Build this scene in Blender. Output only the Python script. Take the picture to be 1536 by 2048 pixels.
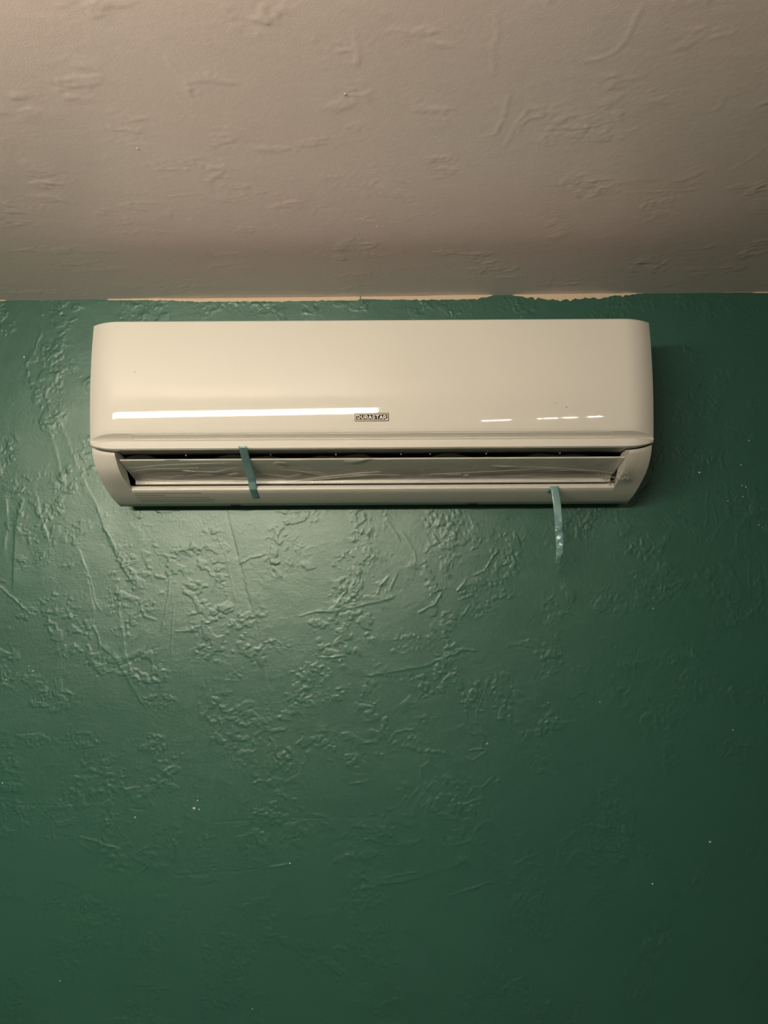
import bpy, math
import numpy as np
from mathutils import Vector, Matrix

for o in list(bpy.data.objects):
    bpy.data.objects.remove(o, do_unlink=True)
scene = bpy.context.scene
col = scene.collection
R = math.radians

# ------------------------------------------------------------------ camera
CEIL = 2.44                     # ceiling height at the middle of the wall
WALL_D = 1.310                  # camera distance from the wall (wall surface is Y = 0)
CZ = CEIL - 0.4939              # camera height
F = 1538.0                      # focal length in pixels of the 1536 x 2048 frame
PITCH, ROLL = R(5.0), R(0.33)
fwd = Vector((0, math.cos(PITCH), math.sin(PITCH)))
right0 = Vector((1, 0, 0))
up0 = right0.cross(fwd)
cright = right0 * math.cos(ROLL) - up0 * math.sin(ROLL)
cup = up0 * math.cos(ROLL) + right0 * math.sin(ROLL)
cam_loc = Vector((0, -WALL_D, CZ))
cd = bpy.data.cameras.new('camera')
cam = bpy.data.objects.new('camera', cd)
col.objects.link(cam)
m3 = Matrix((cright, cup, -fwd)).transposed()
cam.matrix_world = Matrix.Translation(cam_loc) @ m3.to_4x4()
cd.sensor_fit = 'VERTICAL'
cd.sensor_height = 36.0
cd.lens = F / 2048 * 36.0
cd.clip_start = 0.02
scene.camera = cam

# ------------------------------------------------------------------ world, exposure
world = bpy.data.worlds.new('world')
scene.world = world
world.use_nodes = True
world.node_tree.nodes['Background'].inputs[0].default_value = (0.02, 0.022, 0.02, 1)
world.node_tree.nodes['Background'].inputs[1].default_value = 0.1
scene.view_settings.view_transform = 'Standard'
scene.view_settings.look = 'None'
scene.view_settings.gamma = 1.0
scene.view_settings.exposure = 0.0
scene.view_settings.use_curve_mapping = False
# the room's own lamp: a bare linear fixture hung a little below the ceiling behind the camera
LAMP_C = Vector((-0.515, -1.46, CZ + 0.288))
LAMP_LEN = 0.99
LAMP_H = 0.050
LAMP_COL = (1.0, 0.865, 0.64)
LAMP_POWER = 106.0
LAMP_TILT = R(2.2)


def at(px, py, y=0.0):
    """point on the plane Y = y that the photograph shows at pixel (px, py)"""
    d = fwd * F + cright * (px - 768) + cup * (1024 - py)
    t = (y - cam_loc.y) / d.y
    return cam_loc + d * t


# ------------------------------------------------------------------ helpers
def tag(o, label=None, cat=None, group=None, kind=None):
    if label: o['label'] = label
    if cat: o['category'] = cat
    if group: o['group'] = group
    if kind: o['kind'] = kind
    return o


def empty(name, loc):
    o = bpy.data.objects.new(name, None)
    o.empty_display_size = 0.05
    o.location = loc
    col.objects.link(o)
    return o


class MB:
    def __init__(self):
        self.v = []; self.f = []

    def add(self, vs, fs):
        n = len(self.v)
        self.v += [tuple(v) for v in vs]
        self.f += [tuple(n + i for i in f) for f in fs]

    def box(self, x0, x1, y0, y1, z0, z1):
        vs = [(x, y, z) for x in (x0, x1) for y in (y0, y1) for z in (z0, z1)]
        self.add(vs, [(0, 1, 3, 2), (4, 6, 7, 5), (0, 4, 5, 1), (2, 3, 7, 6), (0, 2, 6, 4), (1, 5, 7, 3)])

    def grid(self, pts):
        """pts[i][j] rows of points"""
        ni, nj = len(pts), len(pts[0])
        self.add([p for r in pts for p in r],
                 [(i * nj + j, i * nj + j + 1, (i + 1) * nj + j + 1, (i + 1) * nj + j)
                  for i in range(ni - 1) for j in range(nj - 1)])

    def prism(self, poly, x0, x1):
        """poly of (d, z): depth from the wall and height, extruded along x"""
        n = len(poly)
        vs = [(x0, -d, z) for d, z in poly] + [(x1, -d, z) for d, z in poly]
        fs = [tuple(range(n)), tuple(range(2 * n - 1, n - 1, -1))]
        fs += [(i, i + n, (i + 1) % n + n, (i + 1) % n) for i in range(n)]
        self.add(vs, fs)

    def tube(self, pts, r, seg=6, caps=True):
        pts = [Vector(p) for p in pts]
        rings = []
        for i, p in enumerate(pts):
            t = (pts[min(i + 1, len(pts) - 1)] - pts[max(i - 1, 0)]).normalized()
            a = t.orthogonal().normalized() if abs(t.z) > .9 else t.cross(Vector((0, 0, 1))).normalized()
            b = t.cross(a)
            rr = r[i] if isinstance(r, (list, tuple)) else r
            rings.append([p + (a * math.cos(2 * math.pi * k / seg) + b * math.sin(2 * math.pi * k / seg)) * rr for k in range(seg)])
        n = len(rings)
        fs = [(i * seg + k, i * seg + (k + 1) % seg, (i + 1) * seg + (k + 1) % seg, (i + 1) * seg + k)
              for i in range(n - 1) for k in range(seg)]
        if caps:
            fs += [tuple(range(seg)), tuple(range((n - 1) * seg, n * seg))]
        self.add([p for r_ in rings for p in r_], fs)

    def dome(self, c, nrm, r, h, seg=10, rings=4, sx=1.0):
        nrm = Vector(nrm).normalized(); c = Vector(c)
        a = nrm.cross(Vector((0, 0, 1)))
        a = a.normalized() if a.length > 1e-3 else Vector((1, 0, 0))
        b = nrm.cross(a)
        vs = []
        for i in range(rings):
            q = i / rings * math.pi / 2
            for k in range(seg):
                w = 2 * math.pi * k / seg
                vs.append(c + (a * math.cos(w) * sx + b * math.sin(w)) * r * math.cos(q) + nrm * h * math.sin(q))
        vs.append(c + nrm * h)
        fs = [(i * seg + k, i * seg + (k + 1) % seg, (i + 1) * seg + (k + 1) % seg, (i + 1) * seg + k)
              for i in range(rings - 1) for k in range(seg)]
        fs += [((rings - 1) * seg + k, (rings - 1) * seg + (k + 1) % seg, rings * seg) for k in range(seg)]
        self.add(vs, fs)

    def build(self, name, mat, parent=None, smooth=None, bevel=None, off=(0, 0, 0)):
        me = bpy.data.meshes.new(name)
        ox, oy, oz = off
        me.from_pydata([(x - ox, y - oy, z - oz) for x, y, z in self.v], [], self.f)
        import bmesh
        bm = bmesh.new(); bm.from_mesh(me)
        bmesh.ops.recalc_face_normals(bm, faces=bm.faces)
        bm.to_mesh(me); bm.free()
        me.materials.append(mat)
        if smooth is not None:
            me.shade_smooth(); me.set_sharp_from_angle(angle=R(smooth))
        o = bpy.data.objects.new(name, me)
        col.objects.link(o)
        if parent: o.parent = parent
        if bevel:
            b = o.modifiers.new('bevel', 'BEVEL'); b.width = bevel; b.segments = 2; b.limit_method = 'ANGLE'
            b.angle_limit = R(40)
        return o


def mat(name, base, rough=0.5, spec=0.5, bump=None, vary=None, **kw):
    m = bpy.data.materials.new(name); m.use_nodes = True
    nt = m.node_tree; N = nt.nodes; L = nt.links
    b = N['Principled BSDF']
    b.inputs['Base Color'].default_value = (*base, 1)
    b.inputs['Roughness'].default_value = rough
    b.inputs['Specular IOR Level'].default_value = spec
    for k, v in kw.items():
        b.inputs[k].default_value = v
    tc = N.new('ShaderNodeTexCoord')
    if bump:
        last = None
        for scale, dist, detail in bump:
            n = N.new('ShaderNodeTexNoise'); n.inputs['Scale'].default_value = scale
            n.inputs['Detail'].default_value = detail
            L.new(tc.outputs['Object'], n.inputs['Vector'])
            bp = N.new('ShaderNodeBump'); bp.inputs['Distance'].default_value = dist
            bp.inputs['Strength'].default_value = 1.0
            L.new(n.outputs['Fac'], bp.inputs['Height'])
            if last: L.new(last.outputs['Normal'], bp.inputs['Normal'])
            last = bp
        L.new(last.outputs['Normal'], b.inputs['Normal'])
    if vary:
        scale, c2, lo, hi = vary
        n = N.new('ShaderNodeTexNoise'); n.inputs['Scale'].default_value = scale
        n.inputs['Detail'].default_value = 4
        L.new(tc.outputs['Object'], n.inputs['Vector'])
        mr = N.new('ShaderNodeMapRange'); mr.inputs[1].default_value = lo; mr.inputs[2].default_value = hi
        L.new(n.outputs['Fac'], mr.inputs[0])
        mx = N.new('ShaderNodeMix'); mx.data_type = 'RGBA'
        mx.inputs[6].default_value = (*base, 1); mx.inputs[7].default_value = (*c2, 1)
        L.new(mr.outputs[0], mx.inputs[0]); L.new(mx.outputs[2], b.inputs['Base Color'])
    return m


def sheet_mat(name, tint, diff, transp, gloss_rough, gloss, fres=1.5):
    """thin see-through plastic: part clear, part faintly cloudy, glossy on top"""
    m = bpy.data.materials.new(name); m.use_nodes = True
    nt = m.node_tree; N = nt.nodes; L = nt.links
    N.clear()
    out = N.new('ShaderNodeOutputMaterial')
    t = N.new('ShaderNodeBsdfTransparent'); t.inputs[0].default_value = (*tint, 1)
    d = N.new('ShaderNodeBsdfDiffuse'); d.inputs[0].default_value = (*diff, 1)
    tl = N.new('ShaderNodeBsdfTranslucent'); tl.inputs[0].default_value = (*diff, 1)
    dm = N.new('ShaderNodeMixShader'); dm.inputs[0].default_value = 0.3
    L.new(d.outputs[0], dm.inputs[1]); L.new(tl.outputs[0], dm.inputs[2])
    a = N.new('ShaderNodeMixShader'); a.inputs[0].default_value = transp
    L.new(dm.outputs[0], a.inputs[1]); L.new(t.outputs[0], a.inputs[2])
    g = N.new('ShaderNodeBsdfGlossy'); g.inputs['Roughness'].default_value = gloss_rough
    fr = N.new('ShaderNodeLayerWeight'); fr.inputs[0].default_value = 0.5
    pw = N.new('ShaderNodeMath'); pw.operation = 'POWER'; pw.inputs[1].default_value = 4.0
    L.new(fr.outputs['Facing'], pw.inputs[0])
    ml = N.new('ShaderNodeMath'); ml.operation = 'MULTIPLY_ADD'; ml.inputs[1].default_value = 0.5 * gloss
    ml.inputs[2].default_value = 0.05 * gloss
    L.new(pw.outputs[0], ml.inputs[0])
    x = N.new('ShaderNodeMixShader')
    L.new(ml.outputs[0], x.inputs[0]); L.new(a.outputs[0], x.inputs[1]); L.new(g.outputs[0], x.inputs[2])
    L.new(x.outputs[0], out.inputs[0])
    return m


M = {}
M['green'] = mat('green_wall_paint', (0.024, 0.102, 0.078), 0.40, 1.0,
                 bump=[(900, 0.00012, 2), (240, 0.0002, 3)], vary=(3.0, (0.024, 0.108, 0.077), 0.35, 0.65), **{'Specular Tint': (0.88, 1.0, 1.0, 1)})
M['ceil'] = mat('ceiling_paint', (0.90, 0.79, 0.81), 0.36, 0.6,
                bump=[(700, 0.00012, 2), (160, 0.00015, 3)], vary=(2.5, (0.90, 0.75, 0.77), 0.4, 0.62))
M['bare'] = mat('bare_plaster', (0.66, 0.54, 0.43), 0.8, 0.3, bump=[(300, 0.0006, 3)])
M['floor'] = mat('floor_boards', (0.10, 0.06, 0.035), 0.5, 0.4, vary=(4.0, (0.07, 0.04, 0.025), 0.3, 0.7))
M['white'] = mat('white_plastic', (0.68, 0.67, 0.65), 0.035, 0.5)
M['white_matt'] = mat('white_plastic_satin', (0.68, 0.67, 0.65), 0.38, 0.5)
M['groove'] = mat('groove_plastic', (0.66, 0.64, 0.60), 0.3, 0.5)
M['dark'] = mat('outlet_black', (0.012, 0.013, 0.013), 0.6, 0.3)
M['grey'] = mat('grey_print', (0.34, 0.335, 0.30), 0.6, 0.3)
M['badge'] = mat('badge_black', (0.030, 0.025, 0.020), 0.5, 0.08)
M['silver'] = mat('badge_silver', (0.86, 0.84, 0.80), 0.35, 0.5)
M['badge_grey'] = mat('badge_grey_rim', (0.13, 0.115, 0.095), 0.5, 0.2)
M['fleck'] = mat('paint_fleck', (0.55, 0.56, 0.50), 0.5, 0.4)
M['dirt'] = mat('dirt', (0.10, 0.08, 0.05), 0.7, 0.2)
M['film'] = sheet_mat('clear_film', (0.995, 0.995, 0.99), (0.8, 0.78, 0.72), 0.975, 0.06, 1.0)
M['crease_glint'] = sheet_mat('film_crease_glint', (0.97, 0.97, 0.96), (0.9, 0.88, 0.84), 0.28, 0.12, 4.0)  # whitish diffuse puts the highlights of the folds into the colour
M['tape'] = sheet_mat('blue_green_tape', (0.50, 0.79, 0.76), (0.42, 0.63, 0.68), 0.50, 0.2, 1.2)
M['steel'] = mat('lamp_steel', (0.7, 0.7, 0.68), 0.4, 0.5, Metallic=0.0)
em = bpy.data.materials.new('lamp_glow'); em.use_nodes = True
em.node_tree.nodes['Principled BSDF'].inputs['Emission Color'].default_value = (*LAMP_COL, 1)
em.node_tree.nodes['Principled BSDF'].inputs['Emission Strength'].default_value = LAMP_POWER
M['glow'] = em
em2 = bpy.data.materials.new('small_lamp_glow'); em2.use_nodes = True
em2.node_tree.nodes['Principled BSDF'].inputs['Emission Color'].default_value = (*LAMP_COL, 1)
em2.node_tree.nodes['Principled BSDF'].inputs['Emission Strength'].default_value = 60.0
M['glow2'] = em2


# ------------------------------------------------------------------ plaster relief (height fields in metres)
def fnoise(shape, step, wl, seed, bw=0.5, ax=1.0, az=1.0):
    """band limited noise, wavelength wl (m); ax / az stretch it along x / z; unit variance"""
    rng = np.random.default_rng(seed)
    n = rng.standard_normal(shape).astype(np.float32)
    kz = np.fft.fftfreq(shape[0], step)[:, None] * az
    kx = np.fft.rfftfreq(shape[1], step)[None, :] * ax
    k = np.sqrt(kx * kx + kz * kz) * wl
    flt = np.exp(-(np.log(np.maximum(k, 1e-4)) / bw) ** 2)
    h = np.fft.irfft2(np.fft.rfft2(n) * flt, s=shape)
    return (h / (h.std() + 1e-9)).astype(np.float32)


def sstep(x, a, b):
    t = np.clip((x - a) / (b - a), 0, 1)
    return t * t * (3 - 2 * t)


def relief(shape, step, seed, amp, broad=1.0, bare=0.0):
    """bare: how much of the surface stays smooth"""
    N = lambda wl, s, **k: fnoise(shape, step, wl, seed + s, **k)
    patch = sstep(N(0.17, 1, bw=0.7), -0.05 + bare, 0.75 + bare)           # where the texture is worked up
    patch2 = sstep(N(0.16, 2, bw=0.7, az=0.6), 0.2 + bare, 0.9 + bare)
    h = broad * (0.0004 * N(0.35, 3) + 0.00006 * N(0.07, 4))
    # thin skimmed plates with crisp ragged borders
    n = N(0.050, 5, bw=0.75) + 0.55 * N(0.014, 6, bw=0.5)
    h += amp * 0.00042 * sstep(n, 0.55, 0.63) * (0.12 + 0.88 * patch)
    n = N(0.09, 7, bw=0.8, az=0.45) + 0.35 * N(0.012, 8)
    h += amp * 0.00036 * sstep(n, 0.75, 0.81) * (0.25 + 0.75 * patch2)
    # ropy squiggles, broken up
    n = N(0.034, 9, bw=0.6) + 0.25 * N(0.011, 10)
    gate = sstep(N(0.045, 11), 0.25, 0.7)
    h += amp * 0.00050 * np.exp(-(n / 0.095) ** 2) * gate * (0.06 + 0.94 * patch)
    n = N(0.06, 14, bw=0.6) + 0.25 * N(0.013, 15)
    gate = sstep(N(0.06, 16), 0.5, 0.9)
    h += amp * 0.00065 * np.exp(-(n / 0.06) ** 2) * gate * (0.15 + 0.85 * np.maximum(patch, patch2))
    # crumbs and short ticks in the worked patches
    n = N(0.0105, 12, bw=0.35, ax=0.7)
    h += amp * 0.00030 * sstep(n, 1.1, 1.9) * patch2
    return h.astype(np.float32)


jig = np.random.default_rng(77)


def stroke(h, xs, zs, pts, amp, w, tail=0.0, side=1):
    """a trowel line: ridge (or scratch) along pts, optional soft tail on one side"""
    fine = []                                   # ragged: short pieces, a little off the line, uneven in height
    for (x0, z0), (x1, z1) in zip(pts[:-1], pts[1:]):
        k = max(1, int(math.hypot(x1 - x0, z1 - z0) / 0.005))
        fine += [(x0 + (x1 - x0) * i / k + jig.normal(0, .0005), z0 + (z1 - z0) * i / k + jig.normal(0, .0005)) for i in range(k)]
    fine.append(pts[-1])
    amp0 = amp
    acc = np.zeros_like(h)
    for (x0, z0), (x1, z1) in zip(fine[:-1], fine[1:]):
        amp = amp0 * jig.uniform(0.45, 1.15)
        pad = 3 * w + 3 * tail
        i0 = np.searchsorted(xs, min(x0, x1) - pad); i1 = np.searchsorted(xs, max(x0, x1) + pad)
        j0 = np.searchsorted(zs, min(z0, z1) - pad); j1 = np.searchsorted(zs, max(z0, z1) + pad)
        if i1 <= i0 or j1 <= j0: continue
        X = xs[None, i0:i1]; Z = zs[j0:j1, None]
        dx, dz = x1 - x0, z1 - z0
        ln = math.hypot(dx, dz) + 1e-9
        t = np.clip(((X - x0) * dx + (Z - z0) * dz) / ln ** 2, 0, 1)
        px, pz = X - (x0 + t * dx), Z - (z0 + t * dz)
        d = np.sqrt(px * px + pz * pz)
        g = np.exp(-(d / w) ** 2)
        if tail > 0:
            s = (px * dz - pz * dx) / ln * side
            g = np.maximum(g, np.where(s > 0, np.exp(-(d / tail)) * 0.85, 0))
        acc[j0:j1, i0:i1] = np.where(np.abs(amp * g) > np.abs(acc[j0:j1, i0:i1]), amp * g, acc[j0:j1, i0:i1])
    h += acc


def grid_mesh(name, P, mtl):
    """P: (nz, nx, 3) array of points"""
    nz, nx = P.shape[:2]
    me = bpy.data.meshes.new(name)
    idx = np.arange(nz * nx, dtype=np.int32).reshape(nz, nx)
    q = np.stack([idx[:-1, :-1], idx[:-1, 1:], idx[1:, 1:], idx[1:, :-1]], -1).reshape(-1)
    nf = len(q) // 4
    me.vertices.add(nz * nx); me.vertices.foreach_set('co', P.astype(np.float32).ravel())
    me.loops.add(nf * 4); me.loops.foreach_set('vertex_index', q)
    me.polygons.add(nf); me.polygons.foreach_set('loop_start', np.arange(0, nf * 4, 4, dtype=np.int32))
    me.polygons.foreach_set('use_smooth', np.ones(nf, dtype=bool))
    me.update(calc_edges=True)
    me.materials.append(mtl)
    o = bpy.data.objects.new(name, me); col.objects.link(o)
    return o


CEIL_TILT = math.tan(R(0.30))
ceil_z = lambda x: CEIL + CEIL_TILT * x

# ---- wall with the unit (surface at Y = 0, facing -Y)
ST = 0.0015
xs = np.arange(-0.80, 0.80, ST); zs = np.arange(CZ - 0.98, CEIL + 0.03, ST)
H = relief((len(zs), len(xs)), ST, 100, 0.95, bare=0.12)


def wpx(*pp):
    out = []
    for px, py in pp:
        p = at(px, py, 0.0); out.append((p.x, p.z))
    return out


# trowel edges and ridges that can be read off the photograph
for pts, a, w, tl, sd in [
    ([(42, 1000), (31, 1060), (28, 1120), (26, 1168)], .0007, .0016, .010, -1),
    ([(12, 1000), (16, 1045), (10, 1090)], .0006, .0016, .008, 1),
    ([(0, 1172), (18, 1190), (30, 1200), (45, 1215), (62, 1228)], .0006, .0018, 0, 1),
    ([(36, 990), (48, 975)], .0006, .0015, 0, 1),
    ([(75, 992), (80, 1030), (96, 1072)], .0007, .0016, .010, 1),
    ([(98, 850), (112, 900), (124, 950), (128, 963)], .0005, .0014, .008, 1),
    ([(106, 812), (130, 865), (150, 920), (172, 968), (192, 1005), (196, 1025)], .0006, .0014, .010, 1),
    ([(194, 1012), (206, 1052), (228, 1100), (246, 1138), (268, 1168)], .0008, .0015, .012, -1),
    ([(212, 1060), (240, 1112), (262, 1140)], .0004, .0014, 0, 1),
    ([(160, 1100), (172, 1145), (182, 1190), (188, 1222)], .0005, .0014, .008, 1),
    ([(166, 1120), (180, 1160), (190, 1205), (202, 1222)], .0005, .0012, 0, 1),
    ([(452, 1018), (466, 1075), (480, 1130), (492, 1180), (512, 1247)], -.0006, .0013, .006, 1),
    ([(434, 1070), (452, 1110), (462, 1160), (470, 1200)], .0004, .0013, 0, 1),
    ([(512, 1247), (525, 1300), (540, 1370)], -.0003, .0012, 0, 1),
    ([(243, 1180), (238, 1222), (246, 1262), (252, 1310), (262, 1340), (280, 1362)], .0006, .0014, .008, 1),
    ([(340, 1155), (336, 1195), (326, 1250), (323, 1262)], .0005, .0013, 0, 1),
    ([(348, 1205), (345, 1250), (343, 1312)], .0004, .0012, 0, 1),
    ([(186, 1252), (196, 1270), (200, 1296)], .0006, .0018, 0, 1),
    ([(208, 1298), (226, 1310), (240, 1332), (258, 1362), (282, 1404)], .0007, .0017, .006, -1),
    ([(195, 1350), (228, 1336), (258, 1325), (292, 1304), (318, 1294)], -.0004, .0016, 0, 1),
    ([(305, 1210), (318, 1188), (338, 1178)], .0005, .0014, 0, 1),
    ([(260, 1240), (275, 1222), (282, 1212), (290, 1232), (310, 1240)], .0005, .0014, 0, 1),
    ([(265, 1290), (282, 1262), (290, 1252)], .0005, .0015, 0, 1),
    ([(350, 1262), (375, 1262), (395, 1255), (410, 1250)], .0005, .0014, 0, 1),
    ([(424, 1182), (432, 1160), (436, 1148), (455, 1152)], .0005, .0014, 0, 1),
    ([(480, 1128), (500, 1115), (520, 1112)], .0006, .0014, 0, 1),
    ([(640, 1223), (672, 1222), (705, 1215), (732, 1208), (760, 1203), (785, 1195)], .0007, .0018, .006, -1),
    ([(838, 1226), (856, 1215), (868, 1210), (880, 1190)], .0007, .0017, 0, 1),
    ([(950, 1150), (968, 1142), (978, 1128), (986, 1112), (995, 1103)], .0007, .0017, 0, 1),
    ([(914, 1182), (925, 1168), (932, 1160)], .0007, .0017, 0, 1),
    ([(752, 1190), (764, 1168), (775, 1155)], .0007, .0020, 0, 1),
    ([(780, 1180), (788, 1160), (795, 1145)], .0006, .0018, 0, 1),
    ([(735, 1352), (770, 1346), (810, 1340), (855, 1332)], .0006, .0016, .006, -1),
    ([(862, 1326), (890, 1315), (915, 1305), (930, 1298), (950, 1302)], .0007, .0018, 0, 1),
    ([(640, 1316), (665, 1314), (690, 1311)], .0006, .0017, 0, 1),
    ([(920, 1236), (930, 1225), (938, 1212)], .0006, .0017, 0, 1),
    ([(930, 1390), (932, 1420), (934, 1445), (962, 1446), (968, 1480), (962, 1498)], .0005, .0016, 0, 1),
    ([(975, 1370), (966, 1395), (955, 1420), (955, 1440)], .0004, .0015, 0, 1),
    ([(930, 1515), (945, 1522), (965, 1508), (975, 1500), (960, 1498), (940, 1502)], .0006, .0018, 0, 1),
    ([(842, 1560), (842, 1535), (858, 1525), (872, 1532), (878, 1545)], .0006, .0018, 0, 1),
    ([(778, 1485), (790, 1465), (812, 1460), (825, 1460)], .0005, .0016, 0, 1),
    ([(715, 1488), (735, 1486), (755, 1486)], .0006, .0017, 0, 1),
    ([(700, 1568), (725, 1564), (735, 1562)], .0006, .0017, 0, 1),
    ([(918, 1618), (935, 1606), (950, 1600), (968, 1598)], .0006, .0017, 0, 1),
    ([(938, 1588), (948, 1575), (965, 1575), (978, 1562), (985, 1555)], .0006, .0017, 0, 1),
    ([(950, 1660), (962, 1650), (966, 1645)], .0006, .0016, 0, 1),
    ([(915, 1690), (930, 1686), (942, 1678)], .0006, .0017, 0, 1),
    ([(940, 1665), (948, 1685), (960, 1690), (970, 1682), (965, 1665)], .0005, .0017, 0, 1),
    ([(160, 1674), (185, 1680), (210, 1690), (238, 1697)], .0008, .0015, 0, 1),
    ([(155, 1684), (172, 1695), (185, 1708)], .0005, .0015, 0, 1),
    ([(277, 1749), (285, 1742), (296, 1731)], .0010, .0015, 0, 1),
    ([(530, 1735), (555, 1732), (580, 1728)], .0008, .0018, 0, 1),
    ([(350, 1752), (400, 1748), (450, 1743), (500, 1740), (530, 1735)], -.0004, .0014, 0, 1),
    ([(210, 1698), (240, 1746), (228, 1742)], .0004, .0014, 0, 1),
    ([(248, 1690), (258, 1687), (266, 1694)], .0005, .0015, 0, 1),
    ([(274, 1706), (292, 1694), (310, 1693), (328, 1696)], .0005, .0015, 0, 1),
    ([(20, 1610), (90, 1611), (150, 1608)], -.0003, .0014, 0, 1),
    ([(420, 1645), (500, 1640), (600, 1637), (700, 1636), (770, 1635)], -.0003, .0016, 0, 1),
    ([(262, 1617), (275, 1619), (290, 1619)], -.0007, .0013, 0, 1),
    ([(274, 1605), (274, 1619)], -.0007, .0013, 0, 1),
    ([(290, 1980), (320, 1976), (340, 1978), (360, 1995), (372, 2008)], .0005, .0016, 0, 1),
    ([(402, 1998), (415, 1999), (423, 1992)], .0008, .0016, 0, 1),
    ([(768, 1768), (810, 1763), (840, 1755), (868, 1745), (900, 1737), (925, 1725)], .0007, .0017, .006, -1),
    ([(770, 1756), (800, 1750), (835, 1744)], .0006, .0016, 0, 1),
    ([(898, 1792), (930, 1782), (960, 1772), (975, 1765), (985, 1765)], .0007, .0018, 0, 1),
    ([(1020, 1816), (1032, 1800), (1040, 1796)], .0006, .0017, 0, 1),
    ([(1050, 1806), (1070, 1796), (1084, 1788), (1080, 1806)], .0006, .0017, 0, 1),
    ([(1030, 1728), (1055, 1715), (1083, 1706)], .0006, .0017, 0, 1),
    ([(1050, 1728), (1070, 1728), (1090, 1735)], .0005, .0016, 0, 1),
    ([(962, 1850), (966, 1890), (963, 1925), (960, 1950)], .0004, .0015, 0, 1),
    ([(1415, 985), (1412, 1010), (1414, 1040), (1410, 1055)], .0005, .0014, 0, 1),
    ([(1424, 1000), (1430, 1025), (1434, 1045)], .0005, .0014, 0, 1),
    ([(1474, 1065), (1474, 1095), (1478, 1120)], .0005, .0014, 0, 1),
    ([(1500, 1120), (1498, 1160), (1500, 1200)], .0005, .0014, 0, 1),
    ([(1520, 1140), (1522, 1170), (1526, 1205)], .0005, .0014, 0, 1),
    ([(1450, 962), (1456, 985)], .0005, .0015, 0, 1),
    ([(1425, 1080), (1440, 1050), (1470, 1030)], .0005, .0015, 0, 1),
    ([(600, 1232), (622, 1225), (640, 1223)], .0005, .0015, 0, 1),
    ([(700, 1175), (712, 1160), (716, 1145)], .0005, .0015, 0, 1),
    ([(676, 1205), (684, 1190), (694, 1180)], .0005, .0015, 0, 1),
    ([(775, 1040), (790, 1065), (800, 1080)], .0006, .0015, 0, 1),
    ([(806, 1065), (822, 1090), (832, 1115), (828, 1145)], .0004, .0015, 0, 1),
]:
    stroke(H, xs, zs, wpx(*pts), a * 0.85, w * 0.85, tl, sd)
edge = np.minimum.reduce([np.broadcast_to((xs - xs[0])[None, :], H.shape), np.broadcast_to((xs[-1] - xs)[None, :], H.shape),
                          np.broadcast_to((zs - zs[0])[:, None], H.shape)])
H *= np.clip(edge / 0.06, 0, 1)
ROOM_X0, ROOM_X1, ROOM_Y0 = -2.1, 2.0, -3.4
fx = np.concatenate([[ROOM_X0 - .05, -1.4], xs, [1.4, ROOM_X1 + .05]])
fz = np.concatenate([[-0.02, 0.5], zs])
HH = np.zeros((len(fz), len(fx)), np.float32); HH[2:, 2:-2] = H
P = np.zeros((len(fz), len(fx), 3), np.float32)
P[..., 0] = fx[None, :]; P[..., 1] = -HH; P[..., 2] = fz[:, None]
wall = grid_mesh('wall_back', P, M['green'])
tag(wall, 'dark green textured plaster wall behind the air conditioner', kind='structure')

# ---- ceiling
SC = 0.0028
cx = np.arange(-0.95, 0.95, SC); cy = np.arange(-1.0, 0.0 + SC, SC)
HC = relief((len(cy), len(cx)), SC, 300, 0.85, 0.22, 0.75)


def cpx(*pp):
    out = []
    for px, py in pp:
        d = fwd * F + cright * (px - 768) + cup * (1024 - py)
        t = (CEIL - cam_loc.z) / (d.z - CEIL_TILT * d.x)
        p = cam_loc + d * t
        out.append((p.x, p.y))
    return out


for pts, a, w, tl, sd in [
    ([(968, 272), (990, 268), (998, 250), (1005, 240), (1012, 215), (1018, 190)], .0008, .0022, 0, 1),
    ([(1012, 290), (1022, 270), (1035, 245), (1055, 220), (1078, 214)], .0007, .0022, 0, 1),
    ([(1036, 268), (1042, 250), (1052, 240)], .0007, .0022, 0, 1),
    ([(1105, 370), (1160, 364), (1230, 357), (1240, 365), (1278, 360)], .0007, .0022, .008, 1),
    ([(1190, 372), (1260, 385), (1390, 380)], .0005, .0020, 0, 1),
    ([(1425, 222), (1440, 212), (1450, 190)], .0006, .0022, 0, 1),
    ([(1465, 338), (1490, 325), (1536, 290)], .0005, .0022, 0, 1),
    ([(1170, 125), (1225, 108), (1240, 95), (1265, 55), (1285, 10)], .0006, .0022, 0, 1),
    ([(625, 430), (630, 415), (655, 411)], .0007, .0018, 0, 1),
    ([(305, 390), (340, 393), (370, 390), (400, 387)], .0005, .0020, 0, 1),
    ([(990, 150), (985, 100), (996, 60), (990, 20)], .0006, .0024, 0, 1),
    ([(690, 125), (712, 130), (715, 100), (705, 60)], .0007, .0026, 0, 1),
    ([(335, 115), (342, 135), (370, 150), (380, 190)], .0007, .0026, 0, 1),
    ([(1390, 480), (1400, 425), (1400, 410)], .0004, .0018, 0, 1),
]:
    stroke(HC, cx, cy, cpx(*pts), a * 0.7, w * 0.75, tl, sd)
edge = np.minimum.reduce([np.broadcast_to((cx - cx[0])[None, :], HC.shape), np.broadcast_to((cx[-1] - cx)[None, :], HC.shape),
                          np.broadcast_to((cy - cy[0])[:, None], HC.shape), np.broadcast_to((0.02 - cy)[:, None], HC.shape)])
HC *= np.clip(edge / 0.06, 0, 1)
fx = np.concatenate([[ROOM_X0 - .05, -1.5], cx, [1.5, ROOM_X1 + .05]])
fy = np.concatenate([[ROOM_Y0 - .05, -2.0], cy])
HH = np.zeros((len(fy), len(fx)), np.float32); HH[2:, 2:-2] = HC
P = np.zeros((len(fy), len(fx), 3), np.float32)
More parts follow.
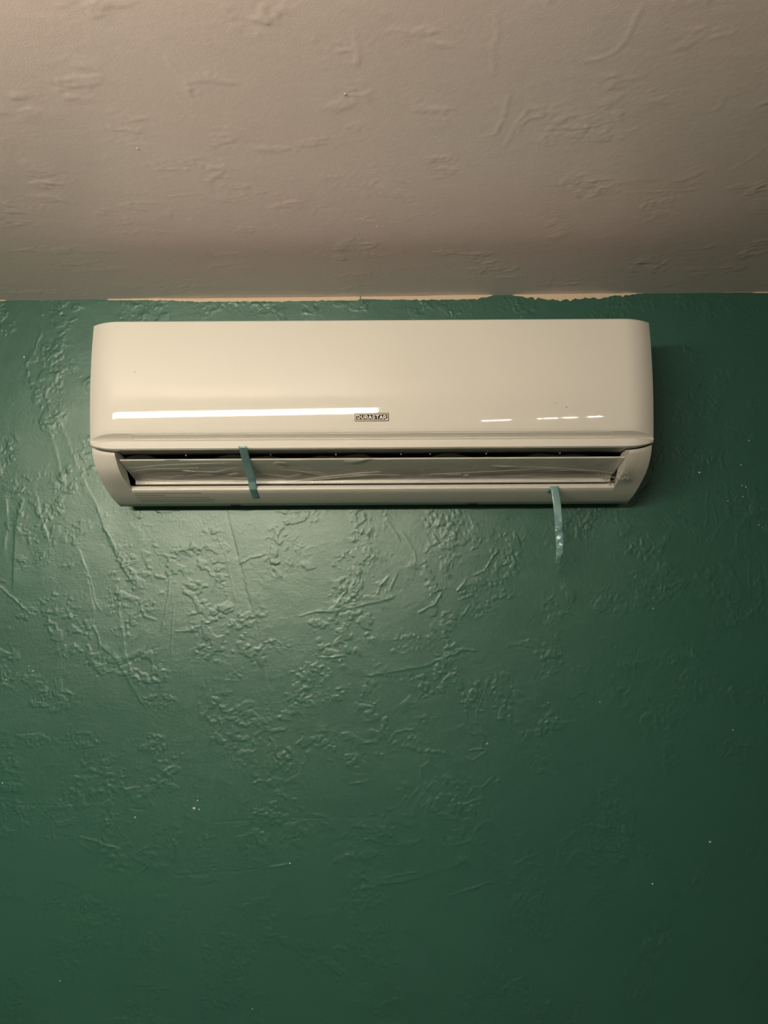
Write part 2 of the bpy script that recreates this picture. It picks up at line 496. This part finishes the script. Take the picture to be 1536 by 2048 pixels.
P[..., 0] = fx[None, :]; P[..., 1] = fy[:, None]; P[..., 2] = CEIL + CEIL_TILT * fx[None, :] - HH
ceiling = grid_mesh('ceiling', P[::-1], M['ceil'])
tag(ceiling, 'tan textured plaster ceiling above the green wall', kind='structure')

# ---- the rest of the room, behind and beside the camera
for nm, b, mt in (('floor', (ROOM_X0, ROOM_X1, ROOM_Y0, 0, -.05, 0), 'floor'),
                  ('wall_left', (ROOM_X0 - .05, ROOM_X0, ROOM_Y0, 0, 0, CEIL + .0), 'green'),
                  ('wall_right', (ROOM_X1, ROOM_X1 + .05, ROOM_Y0, 0, 0, CEIL + .0), 'green'),
                  ('wall_front', (ROOM_X0, ROOM_X1, ROOM_Y0 - .05, ROOM_Y0, 0, CEIL + .0), 'green')):
    mb = MB(); mb.box(*b)
    tag(mb.build(nm, M[mt]), kind='structure')

# ---- bare plaster showing where the green paint stops short of the ceiling
rng = np.random.default_rng(5)


def interp(pts, x):
    return float(np.interp(x, [p[0] for p in pts], [p[1] for p in pts]))


for top, bot, jag in [
    ([(-40, 599.2), (15, 599.0)], [(-40, 602), (12, 601.5), (15, 600)], .3),
    ([(33, 598.5), (52, 597.5), (76, 597.2)], [(33, 599.8), (60, 599.8), (76, 598.2)], .4),
    ([(215, 599.6), (300, 598.4), (512, 598), (720, 597.2)],
     [(215, 600.4), (300, 600.8), (350, 601.8), (380, 603), (512, 603.4), (560, 603.4), (610, 602.5), (640, 601), (715, 601), (720, 598)], .8),
    ([(722, 597.2), (800, 595.6), (870, 592.5), (985, 590.8)],
     [(722, 598.2), (800, 599.2), (860, 599.8), (955, 598.6), (960, 595.5), (975, 594.2), (985, 591.4)], .7),
    ([(1026, 590.2), (1060, 589.7), (1150, 588.2), (1286, 586)],
     [(1026, 591), (1050, 593.5), (1080, 597), (1110, 599.5), (1140, 600.5), (1160, 599), (1166, 596), (1200, 595.5), (1225, 592), (1286, 586.8)], 1.5),
    ([(1310, 585.4), (1400, 584), (1580, 582)], [(1310, 586), (1400, 585.2), (1500, 584.6), (1516, 586), (1580, 585)], .2),
]:
    x0, x1 = top[0][0], top[-1][0]
    n = max(6, int((x1 - x0) / 5))
    mb = MB(); rows = [[], [], [], []]
    for i in range(n + 1):
        x = x0 + (x1 - x0) * i / n
        e = min(1.0, 6 * i / n, 6 * (n - i) / n)
        yt = interp(top, x); yb = interp(bot, x) + e * jag * float(rng.standard_normal())
        yb = max(yb, yt + .4)
        pt = at(x, yt - 1.5, -.0022); pb = at(x, yb, -.0018)
        pt.z = max(pt.z, ceil_z(pt.x) - .0005)
        rows[0].append((pt.x, .0, pt.z)); rows[1].append(tuple(pt)); rows[2].append(tuple(pb)); rows[3].append((pb.x, .0, pb.z))
    mb.grid(rows)
    mb.build('bare_plaster_strip', M['bare'], wall)

# ---- white flecks of stray paint on wall and ceiling
for px, py, r in [(48, 714, 3.0), (134, 693, 1.6), (57, 726, 1.4), (388, 1617, 3.4), (395, 1601, 2.0), (398, 1619, 2.2), (270, 1635, 2.6),
                  (975, 1487, 1.8), (1200, 1404, 1.6), (1466, 1460, 1.8), (1420, 1684, 2.6), (1305, 1768, 2.0),
                  (1399, 945, 2.8), (1498, 881, 2.0), (1482, 930, 1.8), (1484, 971, 1.6), (1492, 974, 1.8), (1486, 993, 2.0),
                  (1456, 1002, 1.6), (1518, 1050, 2.0), (1525, 1055, 1.4), (66, 1342, 1.8), (58, 1332, 1.4), (12, 1360, 1.8),
                  (5, 1566, 1.8), (440, 1062, 1.6), (446, 1065, 2.0), (1307, 1195, 1.4), (1306, 1217, 1.8), (980, 1265, 1.3),
                  (580, 1727, 1.8), (120, 1962, 1.5), (505, 2018, 1.4)]:
    p = at(px, py, -.0006)
    mb = MB(); mb.dome((p.x, -.0004, p.z), (0, -1, 0), 0.72 * r * WALL_D / F, .0012, 8, 3, 1.0 + .5 * ((px * 7 + py) % 5) / 5)
    mb.build('paint_fleck', M['fleck'], wall, smooth=60)
for px, py, r in [(275, 296, 1.8), (754, 453, 1.6), (690, 187, 1.8)]:
    (x, y), = cpx((px, py))
    mb = MB(); mb.dome((x, y, ceil_z(x) - .0002), (0, 0, -1), r * 1.1 / F, .0012, 8, 3)
    mb.build('paint_fleck', M['fleck'], ceiling, smooth=60)

# ------------------------------------------------------------------ air conditioner
DS = 0.025                         # local depths are measured from this far inside the wall
UX = -0.0176                       # centre of the unit
HB = 0.4225                        # half width
HIN = 0.382                        # half width of the air outlet
BASE = (UX, DS, CZ + 0.125)
unit = empty('air_conditioner', BASE)
tag(unit, 'white wall-mounted split air conditioner unit with open outlet flap on green wall', 'air conditioner')
UO = (0, 0, 0.125)                 # local: x from the unit's middle, z = height above camera - 0.125
ER = 0.018


def er(x):
    t = min(1.0, max(0.0, (abs(x) - 0.379) / (HB - 0.379)))
    return t * t


def loft(mb, rows, xcols, close_ends=True):
    """rows: functions x -> (d, h)"""
    pts = [[(x, -r(x)[0], r(x)[1]) for x in xcols] for r in rows]
    mb.grid(pts)
    if close_ends:
        n = len(rows)
        for c in (0, -1):
            mb.add([p[c] for p in pts], [tuple(range(n))])


ZM, RC, DM = 0.2957, 0.55, 0.219
pan = lambda h: DM - (h - ZM) ** 2 / (2 * RC)
HT, GT, GB, BBOT = 0.388, 0.2170, 0.2088, 0.1932
cols = sorted(set([-HB + i * .004 for i in range(15)] + [HB - i * .004 for i in range(15)] + list(np.linspace(-.36, .36, 37))))
rows = [lambda x: (DS + .001, HT - .002), lambda x: (DS + .012, HT)]
rt = .0035
for k in range(5):
    a = k / 4 * math.pi / 2
    rows.append(lambda x, a=a: (pan(HT - rt) - rt + rt * math.sin(a) - ER * er(x), HT - rt + rt * math.cos(a)))
for h in np.linspace(HT - .012, GT + .0012, 30):
    rows.append(lambda x, h=h: (pan(h) - ER * er(x), h - (0.0058 * er(x) * max(0, 1 - (h - GT) / .03))))
rows.append(lambda x: (pan(GT) - .0008 - ER * er(x), GT - .0003 - 0.0062 * er(x)))
grec = lambda x: 0.0155 * (1 - er(x)) + .001
rows.append(lambda x: (pan(GT) - grec(x) - ER * er(x), GB + .0002))
rows.append(lambda x: (pan(GT) - grec(x) + .0012 - ER * er(x), GB - .0004))
rows.append(lambda x: (pan(GT) - .0060 * (1 - er(x)) - ER * er(x), GB - .0028))
zb = lambda x: BBOT + .0085 * er(x)
rows.append(lambda x: (pan(GT) - .0012 - ER * er(x), zb(x) + .0014))
rows.append(lambda x: (pan(GT) - .0022 - ER * er(x), zb(x) + .0004))
rows.append(lambda x: (pan(GT) - .0036 - ER * er(x), zb(x)))
rows.append(lambda x: (0.160, zb(x) + .0005))
mb = MB(); loft(mb, rows, cols)
mb.build('front_panel', M['white'], unit, smooth=28, off=UO)

# slot line in the recess under the panel
mb = MB()
pr = lambda x, t: (pan(GT) - .0008 - t * (grec(x) - .0008) - ER * er(x), GT - .0003 - t * (GT - GB - .0005))
xl, xr = -.3555, .360
outl = []
for i in range(41):
    outl.append((xl + .004 + (xr - xl - .008) * i / 40, .14))
for k in range(1, 8):
    a = math.pi / 2 - k / 8 * math.pi
    outl.append((xr - .004 + .004 * math.cos(a), .5 - .36 * math.sin(a)))
for i in range(41):
    outl.append((xr - .004 - (xr - xl - .008) * i / 40, .86))
for k in range(1, 8):
    a = -math.pi / 2 - k / 8 * math.pi
    outl.append((xl + .004 + .004 * math.cos(a), .5 - .36 * math.sin(a)))
outl.append(outl[0])
mb.tube([(x, -pr(x, t)[0] - .0001, pr(x, t)[1]) for x, t in outl], .00055, 6, caps=False)
mb.build('slot_outline', M['white_matt'], unit, smooth=60, off=UO)

# hidden rear chassis
mb = MB(); mb.box(-.405, .405, -.056, -DS - .001, .160, HT - .012)
mb.build('rear_chassis', M['white_matt'], unit, off=UO)

# curved end caps of the lower casing
CAP = [(.192, .2000), (.1915, .196), (.190, .1915), (.1865, .185), (.182, .1783), (.174, .170), (.163, .1611), (.147, .1528),
       (.129, .1440), (.112, .1372), (.0963, .1316), (.078, .1268), (.062, .1232), (.058, .1242)]
for s in (-1, 1):
    mb = MB()
    xc = [s * v for v in np.linspace(HIN, HB - .0016, 9)]
    rws = [lambda x: (DS + .001, .1995), lambda x: (.150, .1985 + .004 * er(x))]
    for d, h in CAP:
        wgt = max(0.0, min(1.0, (d - .128) / .045))
        up = max(0.0, min(1.0, (h - .18) / .02))
        rws.append(lambda x, d=d, h=h, wgt=wgt, up=up: (d + ER * .75 * (1 - er(x)) * wgt - .0015 * er(x), h - up * .0095 * (1 - er(x)) - (1 - er(x)) * 0.0012 * wgt))
    rws.append(lambda x: (DS + .001, .140))
    loft(mb, rws, xc)
    mb.build('end_cap', M['white_matt'], unit, smooth=38, off=UO)

# lower casing: bright lip and the underside
mb = MB()
mb.prism([(.1245, .1480), (.1235, .1493), (.110, .1495), (.03, .1495), (.03, .130), (.058, .1242), (.062, .1232), (.078, .1268), (.0963, .1316), (.112, .1372), (.1225, .1410), (.1245, .1428)], -HIN, HIN)
lower = mb.build('lower_casing', M['white_matt'], unit, smooth=38, off=UO)
for px in (472, 945):
    p = at(px, 1009, -.062 + DS)
    mb = MB()
    mb.tube([(p.x - UX - .008, -.066, .1243), (p.x - UX + .008, -.066, .1243)], .0016, 8)
    mb.build('bottom_latch', M['dark'], lower, smooth=50, off=UO)
# seam of the little tab in the lip, right of the middle
p0, p1 = at(1026, 972, -.125 + DS), at(1094, 972, -.125 + DS)
mb = MB(); mb.box(p0.x - UX, p0.x - UX + .0009, -.1250, -.123, .1440, .1485)
mb.box(p0.x - UX, p0.x - UX + .018, -.1250, -.123, .1440, .1445)
mb.build('lip_tab_seam', M['groove'], lower, off=UO)

# black air outlet behind the flap
mb = MB()
x0, x1 = -HIN, HIN
pl = [(.168, .1926), (.06, .1930), (.06, .1500), (.131, .1500)]
mb.grid([[(x0, -d, h), (x1, -d, h)] for d, h in pl])
mb.add([(x0, -d, h) for d, h in pl], [(0, 1, 2, 3)])
mb.add([(x1, -d, h) for d, h in pl], [(0, 1, 2, 3)])
mb.build('air_outlet', M['dark'], unit, off=UO)
# white upper guide of the outlet
mb = MB(); mb.prism([(.208, .1928), (.171, .1920), (.168, .1922), (.168, .1940), (.208, .1940)], -HIN + .002, HIN - .002)
guide = mb.build('outlet_upper_guide', M['white_matt'], unit, off=UO)
for px in (373, 542, 672, 802, 860, 972, 1119):
    p = at(px, 906, -.170 + DS)
    mb = MB(); mb.box(p.x - UX - .0009, p.x - UX + .0009, -.1735, -.168, .1895, .1925)
    mb.box(p.x - UX - .0005, p.x - UX + .0005, -.19, -.1715, .1914, .1928)
    mb.build('guide_clip', M['white_matt'], guide, off=UO)

# flap
FX = .3808
mb = MB()
mb.prism([(.1855, .1827), (.1868, .1817), (.1862, .1803), (.113, .1610), (.1110, .1602), (.1100, .1586), (.1098, .1544), (.1088, .1534), (.104, .1538), (.1035, .160), (.108, .1632), (.180, .1823)], -FX, FX)
flap = mb.build('outlet_flap', M['white_matt'], unit, smooth=25, off=UO)
# two little raised bumps on the left end cap
for px, py in ((208.5, 942.5), (212, 936.5)):
    p = at(px, py, -.1705 + DS)
    mb = MB(); mb.dome((p.x - UX, -(.168 + .0052), p.z - CZ), (-.15, -.8, -.55), .0014, .0016, 10, 4)
    mb.build('raised_bump', M['white'], unit, smooth=60, off=UO)

# printed notice on the underside, lines too small to read
mb = MB()
rr = np.random.default_rng(11)
for r, (py, xa, xb) in enumerate([(983.2, 268, 402), (986.8, 271, 330), (989.6, 274, 420), (993.6, 277, 431), (997.0, 281, 428)]):
    d0 = .1222 - .0062 * (r + .7) * 1.25
    h0 = float(np.interp(d0, [.062, .078, .0963, .112, .1225], [.1232, .1268, .1316, .1372, .1410]))
    x = xa
    while x < xb:
        w = rr.uniform(1.5, 6.0)
        p, q = at(x, py, -d0 + DS), at(min(x + w, xb), py, -d0 + DS)
        dd = .0013
        sl = (.1410 - .1340) / (.1225 - .103)
        mb.add([(p.x - UX, -d0 - dd, h0 + dd * sl - .00015), (q.x - UX, -d0 - dd, h0 + dd * sl - .00015),
                (q.x - UX, -d0 + dd, h0 - dd * sl - .00015), (p.x - UX, -d0 + dd, h0 - dd * sl - .00015)], [(0, 1, 2, 3)])
        x += w + rr.uniform(.5, 1.1)
mb.build('printed_notice', M['grey'], lower, off=UO)

# badge with the maker's lettering
bh = .2386
bslope = (bh - ZM) / RC            # panel normal = (0, -1, slope)
bn = Vector((0, -1, bslope)).normalized()
bu = Vector((0, -bslope * -1 * -1, 1))
bu = (Vector((0, 0, 1)) - bn * bn.z).normalized()
bx = Vector((1, 0, 0))
bc = Vector((at(743.5, 834, -DM + DS).x - UX, -pan(bh), bh)) + bn * .0002
BW, BH_ = .0252, .0060


def bp(u, v, t):
    return bc + bx * u + bu * v + bn * t


def rrect(hw, hh, r, t):
    out = []
    for cxn, cyn, a0 in ((1, 1, 0), (-1, 1, 90), (-1, -1, 180), (1, -1, 270)):
        for k in range(5):
            a = R(a0 + k * 22.5)
            out.append(bp(cxn * (hw - r) + r * math.cos(a), cyn * (hh - r) + r * math.sin(a), t))
    return out


def slab(mb, hw, hh, r, t0, t1):
    a, b = rrect(hw, hh, r, t0), rrect(hw, hh, r, t1)
    n = len(a)
    mb.add(a + b, [tuple(range(n, 2 * n))] + [(i, (i + 1) % n, (i + 1) % n + n, i + n) for i in range(n)])


mb = MB(); slab(mb, BW, BH_, .0012, -.0006, .0007)
badge = mb.build('badge', M['badge_grey'], unit, off=UO)
mb = MB(); slab(mb, BW - .0013, BH_ - .0013, .0006, .0006, .0009)
mb.build('badge_frame', M['silver'], badge, off=UO)
mb = MB(); slab(mb, BW - .0021, BH_ - .0021, .0003, .0007, .0011)
mb.build('badge_field', M['badge'], badge, off=UO)
LET = {
    'D': [[(-.40, 1.25), (.5, 1.25), (.82, 1.0), (.85, .62), (.78, .3), (.5, .12), (.12, .12), (.12, .8)]],
    'U': [[(.1, 1.32), (.1, .45), (.3, .12), (.7, .12), (.9, .45), (.9, 1.32)]],
    'R': [[(.12, 0), (.12, 1.22), (.6, 1.22), (.86, 1.02), (.84, .72), (.6, .55), (.12, .55)], [(.5, .5), (.9, 0)]],
    'r': [[(.12, 0), (.12, 1.22), (.6, 1.22), (.86, 1.02), (.84, .72), (.6, .55), (.12, .55)], [(.5, .5), (1.2, -.42)]],
    'A': [[(.02, 0), (.5, 1.28), (.98, 0)], [(.2, .36), (.8, .36)]],
    'S': [[(.88, 1.08), (.65, 1.24), (.32, 1.24), (.12, 1.0), (.28, .75), (.7, .6), (.9, .35), (.68, .1), (.3, .1), (.06, .28)]],
    'T': [[(.0, 1.22), (1, 1.22)], [(.5, 1.22), (.5, 0)]],
}
word = 'DURASTAr'
lw = .0049; cell = .00218 * 2
span = 2 * (BW - .0034)
adv = span / len(word)
for i, ch in enumerate(word):
    mb = MB()
    w = adv * .80; hgt = .0052 / 1.32
    ox = -span / 2 + i * adv + adv * .14; oz = -.0026
    sw = .00102 / 2
    for path in LET[ch]:
        pts = [(ox + a * w, oz + b * hgt) for a, b in path]
        for (x0, z0), (x1, z1) in zip(pts[:-1], pts[1:]):
            ln = math.hypot(x1 - x0, z1 - z0); nx, nz = -(z1 - z0) / ln * sw, (x1 - x0) / ln * sw
            ex, ez = (x1 - x0) / ln * sw * .5, (z1 - z0) / ln * sw * .5
            mb.add([bp(x0 - ex + nx, z0 - ez + nz, .0014), bp(x1 + ex + nx, z1 + ez + nz, .0014),
                    bp(x1 + ex - nx, z1 + ez - nz, .0014), bp(x0 - ex - nx, z0 - ez - nz, .0014),
                    bp(x0 - ex + nx, z0 - ez + nz, .0010), bp(x1 + ex + nx, z1 + ez + nz, .0010),
                    bp(x1 + ex - nx, z1 + ez - nz, .0010), bp(x0 - ex - nx, z0 - ez - nz, .0010)],
                   [(0, 1, 2, 3), (0, 1, 5, 4), (1, 2, 6, 5), (2, 3, 7, 6), (3, 0, 4, 7)])
    mb.build('letter', M['silver'], badge, off=UO)
# specks of dirt on the panel
for px, py, r in ((1133, 814, .0010), (1111, 806, .0007), (270, 745, .0008), (1120, 800, .0005)):
    p = at(px, py, -.2175 + DS); h = p.z - CZ
    mb = MB(); mb.dome((p.x - UX, -pan(h) + .0001, h), (0, -1, -.05), r, .0003, 8, 2)
    mb.build('dirt_speck', M['dirt'], unit, smooth=60, off=UO)

# ------------------------------------------------------------------ clear protective film over the flap
film_root = empty('protective_film', (UX, -.15 + DS, CZ + .15))
tag(film_root, 'wrinkled clear plastic protective film stretched over the outlet flap', 'plastic film')
FO = (0, -.15, .15)
nu, nv = 420, 44
fxs = np.linspace(-.377, .398, nu)
vv = np.linspace(0, 1, nv)
sh = (nv, nu)
stp = .0019
W = .00055 * fnoise(sh, stp, .02, 41, ax=.14) + .0003 * fnoise(sh, stp, .009, 42, ax=.3)
cr = fnoise(sh, stp, .030, 43, ax=.22)
W += .0011 * np.exp(-(cr / .12) ** 2)
cz = np.exp(-(((fxs[None, :] - .376) / .016) ** 2 + ((vv[:, None] - .72) / .24) ** 2))
W += cz * (.0024 * fnoise(sh, stp, .008, 44) + .0015)
fl_path = [(.1895, .1845), (.1885, .1795), (.1150, .1596), (.1140, .1545), (.1270, .1490), (.1277, .1445)]
cap_path = [(.2045, .1850), (.198, .1760), (.176, .1620), (.158, .1535), (.150, .1497), (.146, .1478)]


def along(path, v):
    seg = [math.hypot(b[0] - a[0], b[1] - a[1]) for a, b in zip(path[:-1], path[1:])]
    tot = sum(seg); t = v * tot
    for (a, b), s in zip(zip(path[:-1], path[1:]), seg):
        if t <= s or (b == path[-1]):
            k = min(1, t / s); return a[0] + (b[0] - a[0]) * k, a[1] + (b[1] - a[1]) * k
        t -= s


def film_pt(x, v, w):
    a = along(fl_path, v); b = along(cap_path, v)
    s = min(1, max(0, (x - .368) / .016)); s = s * s * (3 - 2 * s)
    d = a[0] + (b[0] - a[0]) * s; h = a[1] + (b[1] - a[1]) * s
    return Vector((x, -d - (w + .0006) * .55, h - (w + .0006) * .83))


pts = [[tuple(film_pt(float(fxs[i]), float(vv[j]) + (.03 * math.sin(fxs[i] * 40) + .02 * math.sin(fxs[i] * 95)) * (1 - vv[j]), float(abs(W[j, i])))) for i in range(nu)] for j in range(nv)]
mb = MB(); mb.grid(pts)
mb.build('film_sheet', M['film'], film_root, smooth=60, off=FO)
# pulled creases: thin folded ribs in the film, whitened to stand in for glints
mb = MB(); rr = np.random.default_rng(8)


def u_of(px):
    return (px - 744.5) / 1128 * 2 * HB * 1.03


CREASES = [
    ([(262, 935), (300, 929), (350, 928), (400, 926)], .5), ([(262, 927), (320, 921), (380, 918), (470, 915)], .5),
    ([(364, 933), (390, 935)], .9), ([(390, 935), (430, 936), (470, 927)], .5), ([(450, 942), (472, 939)], .8),
    ([(310, 945), (330, 949), (345, 945), (360, 944)], .5), ([(355, 955), (370, 945), (390, 942), (420, 943)], .4),
    ([(430, 957), (470, 958), (492, 957)], .7), ([(555, 954), (585, 944), (600, 942)], .6), ([(590, 933), (630, 942), (655, 945)], .4),
    ([(585, 957), (615, 952), (650, 947), (690, 943), (720, 939), (760, 936)], 1.0), ([(600, 955), (640, 953), (680, 949), (740, 945)], .7),
    ([(640, 952), (668, 946), (700, 944), (755, 943), (800, 944)], .8), ([(670, 952), (688, 942), (720, 938)], .4),
    ([(860, 942), (880, 941), (905, 943), (925, 942)], .6), ([(930, 945), (940, 944)], .9), ([(840, 945), (900, 940), (980, 936), (1060, 931), (1120, 930)], .4),
    ([(980, 922), (1005, 924), (1025, 924)], .8), ([(1025, 924), (1070, 926), (1120, 928), (1180, 933)], .45),
    ([(1090, 936), (1150, 932), (1200, 935), (1230, 940)], .45), ([(1060, 955), (1110, 951), (1160, 955), (1215, 952)], .4),
    ([(1213, 951), (1220, 948), (1232, 952)], .8), ([(1222, 958), (1230, 953)], .9), ([(1216, 955), (1228, 962), (1232, 962)], .8),
    ([(690, 912), (715, 911), (745, 909)], .9), ([(335, 912), (350, 909), (366, 910), (372, 913)], .8), ([(550, 917), (560, 914), (575, 916)], .8),
    ([(830, 958), (870, 955), (890, 958)], .4), ([(270, 951), (310, 957), (360, 958)], .4), ([(1000, 947), (1060, 946), (1100, 949)], .35),
    ([(560, 930), (610, 936), (650, 938)], .35), ([(520, 940), (560, 946), (590, 949)], .35), ([(440, 949), (500, 952), (540, 956)], .35),
]
for path, wd in CREASES:
    P3 = []
    for (a, b) in zip(path[:-1], path[1:]):
        for k in range(4):
            P3.append((a[0] + (b[0] - a[0]) * k / 4, a[1] + (b[1] - a[1]) * k / 4))
    P3.append(path[-1])
    vs = []
    for i, (px, py) in enumerate(P3):
        v = min(.98, max(.02, (py + (px - 744) * .0052 - 908) / 62))
        g = film_pt(u_of(px), v, .0012)
        vs.append(g)
    n = len(vs)
    mb.tube(vs, [.00068 * wd * (.3 + .7 * math.sin(math.pi * (i + .3) / (n + .2))) for i in range(n)], 5)
# star of crumpled creases, whitened for glints, at the gathered lower right corner
for k in range(42):
    a = rr.uniform(0, 2 * math.pi); l = rr.uniform(.0025, .009)
    cxr = rr.normal(.3800, .0085); cv = rr.normal(.78, .12)
    p = film_pt(cxr, min(.97, cv), .0022)
    q = p + Vector((math.cos(a) * l, -.0012, math.sin(a) * l * .6))
    mid = (p + q) / 2 + Vector((0, -.001, .0006))
    mb.tube([p, mid, q], [.0002, .00048, .0002], 5)
mb.build('film_crease_glints', M['crease_glint'], film_root, smooth=60, off=FO)

# ------------------------------------------------------------------ tapes


def ribbon(name, rows, mtl, parent=None, off=(0, 0, 0)):
    mb = MB(); mb.grid(rows)
    o = mb.build(name, mtl, parent, smooth=50, off=off)
    s = o.modifiers.new('thickness', 'SOLIDIFY'); s.thickness = .00012; s.offset = 0
    return o


def smooth_path(keys, n):
    keys = np.array(keys, float)
    t = np.linspace(0, 1, len(keys)); tt = np.linspace(0, 1, n)
    out = []
    for q in tt:
        out.append([float(np.interp(q, t, keys[:, k])) for k in range(keys.shape[1])])
    return out


# rows: left px, right px, py, depth from the wall
k1 = [(476.5, 493.0, 892.0, .2168), (477.3, 494.0, 895.5, .2165), (480.5, 497.5, 908, .203), (483.5, 500.5, 921, .188), (489, 506, 940, .166),
      (495.0, 511.5, 957.5, .1480), (496.5, 512.5, 966, .1345), (498.5, 513.5, 979, .1270), (501.5, 516.0, 986, .1155), (505.5, 519.5, 996.5, .0985)]
c = at(495, 940, -.163 + DS)
rows = []
for l, r_, y, d in smooth_path(k1, 37):
    rows.append([tuple(at(l + (r_ - l) * k / 4, y + (.0 if 0 else 0) + 1.2 * math.sin(math.pi * k / 4) * (y < 893), -d + DS)) for k in range(5)])
t1 = ribbon('tape_strip', rows, M['tape'], off=c)
t1.location = c
tag(t1, 'blue-green tape strip stuck slanting across the outlet flap, left of the badge', 'tape', 'blue-green tapes on the air conditioner')
# the hanging tape: stuck under the lip, loose end dangling and twisting
k2 = [(1101.0, 1116.5, 972.5, 0.1287), (1101.8, 1117.4, 978, 0.1297), (1104.0, 1120.0, 995, 0.1307), (1106.5, 1122.5, 1012, 0.1312), (1108.0, 1124.0, 1030, 0.1312),
      (1109.0, 1125.0, 1045, 0.1302), (1110.0, 1126.0, 1060, 0.1282), (1111.0, 1126.8, 1078, 0.1272), (1111.8, 1127.2, 1092, 0.1272), (1112.5, 1126.5, 1104, 0.1282),
      (1112.2, 1124.0, 1113, 0.1292), (1111.8, 1122.0, 1127.5, 0.1292)]
tw = [0, 0, 0, 2, 5, 22, -14, 18, 5, 0, -25, -40]
rows = []
kk = smooth_path([(*a, b) for a, b in zip(k2, tw)], 61)
c2 = at(1109, 975, -.1287 + DS)
for j, (l, r_, y, d, tws) in enumerate(kk):
    row = []
    for k in range(7):
        u = k / 6
        dd = d + (u - .5) * .013 * math.sin(R(tws)) + .0004 * math.sin(u * math.pi)
        if y > 1050: dd += .0009 * math.sin(y * .35 + u * 3) + .0006 * math.sin(y * .9 - u * 5)
        row.append(tuple(at(l + (r_ - l) * u, y, -dd + DS)))
    rows.append(row)
t2 = empty('tape_strip', c2)
tag(t2, 'loose blue-green tape strip dangling below the right end of the outlet', 'tape', 'blue-green tapes on the air conditioner')
ribbon('hanging_length', rows, M['tape'], t2, off=c2)
fold = [[tuple(at(1094.5, 985.0, -0.1187 + DS)), tuple(at(1096, 979, -0.1257 + DS)), tuple(at(1100.5, 973.0, -0.1284 + DS))],
        [tuple(at(1103, 985.2, -0.1197 + DS)), tuple(at(1104, 980, -0.1267 + DS)), tuple(at(1109, 973.0, -0.1288 + DS))]]
ribbon('folded_corner', fold, M['tape'], t2, off=c2)

# ------------------------------------------------------------------ lamps behind the camera (seen mirrored in the glossy panel)
lamp = empty('linear_ceiling_lamp', (LAMP_C.x, LAMP_C.y, ceil_z(LAMP_C.x)))
tag(lamp, 'warm white linear lamp hung below the ceiling behind the viewer', 'lamp')
lo = (LAMP_C.x, LAMP_C.y, ceil_z(LAMP_C.x))
ct, st = math.cos(LAMP_TILT), math.sin(LAMP_TILT)


def lp(u, y, z):
    return (LAMP_C.x + u * ct - z * st, LAMP_C.y + y, LAMP_C.z + u * st + z * ct)


def bar(mb, u0, u1, prof):
    n = len(prof)
    vs = [lp(u0, y, z) for y, z in prof] + [lp(u1, y, z) for y, z in prof]
    mb.add(vs, [tuple(range(n)), tuple(range(2 * n - 1, n - 1, -1))] + [(i, i + n, (i + 1) % n + n, (i + 1) % n) for i in range(n)])


prof = [(LAMP_H / 2 * math.cos(a), LAMP_H / 2 * math.sin(a)) for a in np.linspace(0, 2 * math.pi, 17)[:-1]]
mb = MB(); bar(mb, -LAMP_LEN / 2, LAMP_LEN / 2, prof)
mb.build('diffuser_tube', M['glow'], lamp, smooth=40, off=lo)
for s in (-1, 1):
    mb = MB(); a, b = sorted((s * LAMP_LEN / 2, s * (LAMP_LEN / 2 + .03)))
    bar(mb, a, b, [(y * 1.06, z * 1.06) for y, z in prof])
    mb.build('end_socket', M['steel'], lamp, smooth=40, off=lo)
    mb = MB(); t = Vector(lp(s * (LAMP_LEN / 2 + .015), 0, LAMP_H / 2)); mb.tube([t, (t.x, t.y, ceil_z(t.x))], .003, 6)
    mb.build('hanger_rod', M['steel'], lamp, off=lo)

# a thin string light with short glowing tubes, hung beside the linear lamp
SY = LAMP_C.y
sx0, sx1 = .27, .70
sz = lambda x: CZ + .198 + (x - .29) * .10
string = empty('string_light', (sx0, SY, ceil_z(sx0)))
tag(string, 'thin string light of short glowing tubes hung behind the viewer', 'lamp')
so = (sx0, SY, ceil_z(sx0))
mb = MB(); mb.tube([(sx0, SY, ceil_z(sx0)), (sx0, SY, sz(sx0) + .012), ((sx0 + sx1) / 2, SY, sz((sx0 + sx1) / 2) + .011), (sx1, SY, sz(sx1) + .012), (sx1, SY, ceil_z(sx1))], .0025, 6)
mb.build('cord', M['steel'], string, off=so)
for a, b in ((967, 985), (989, 1024), (1080, 1086), (1092, 1119), (1131, 1158), (1181, 1191), (1195, 1208)):
    xa, xb = ((p - 768) / 1380 * 2.13 for p in (a, b))
    mb = MB(); mb.tube([(xa, SY, sz(xa)), (xb, SY, sz(xb))], .0045, 10)
    mb.build('glowing_tube', M['glow2'], string, smooth=50, off=so)
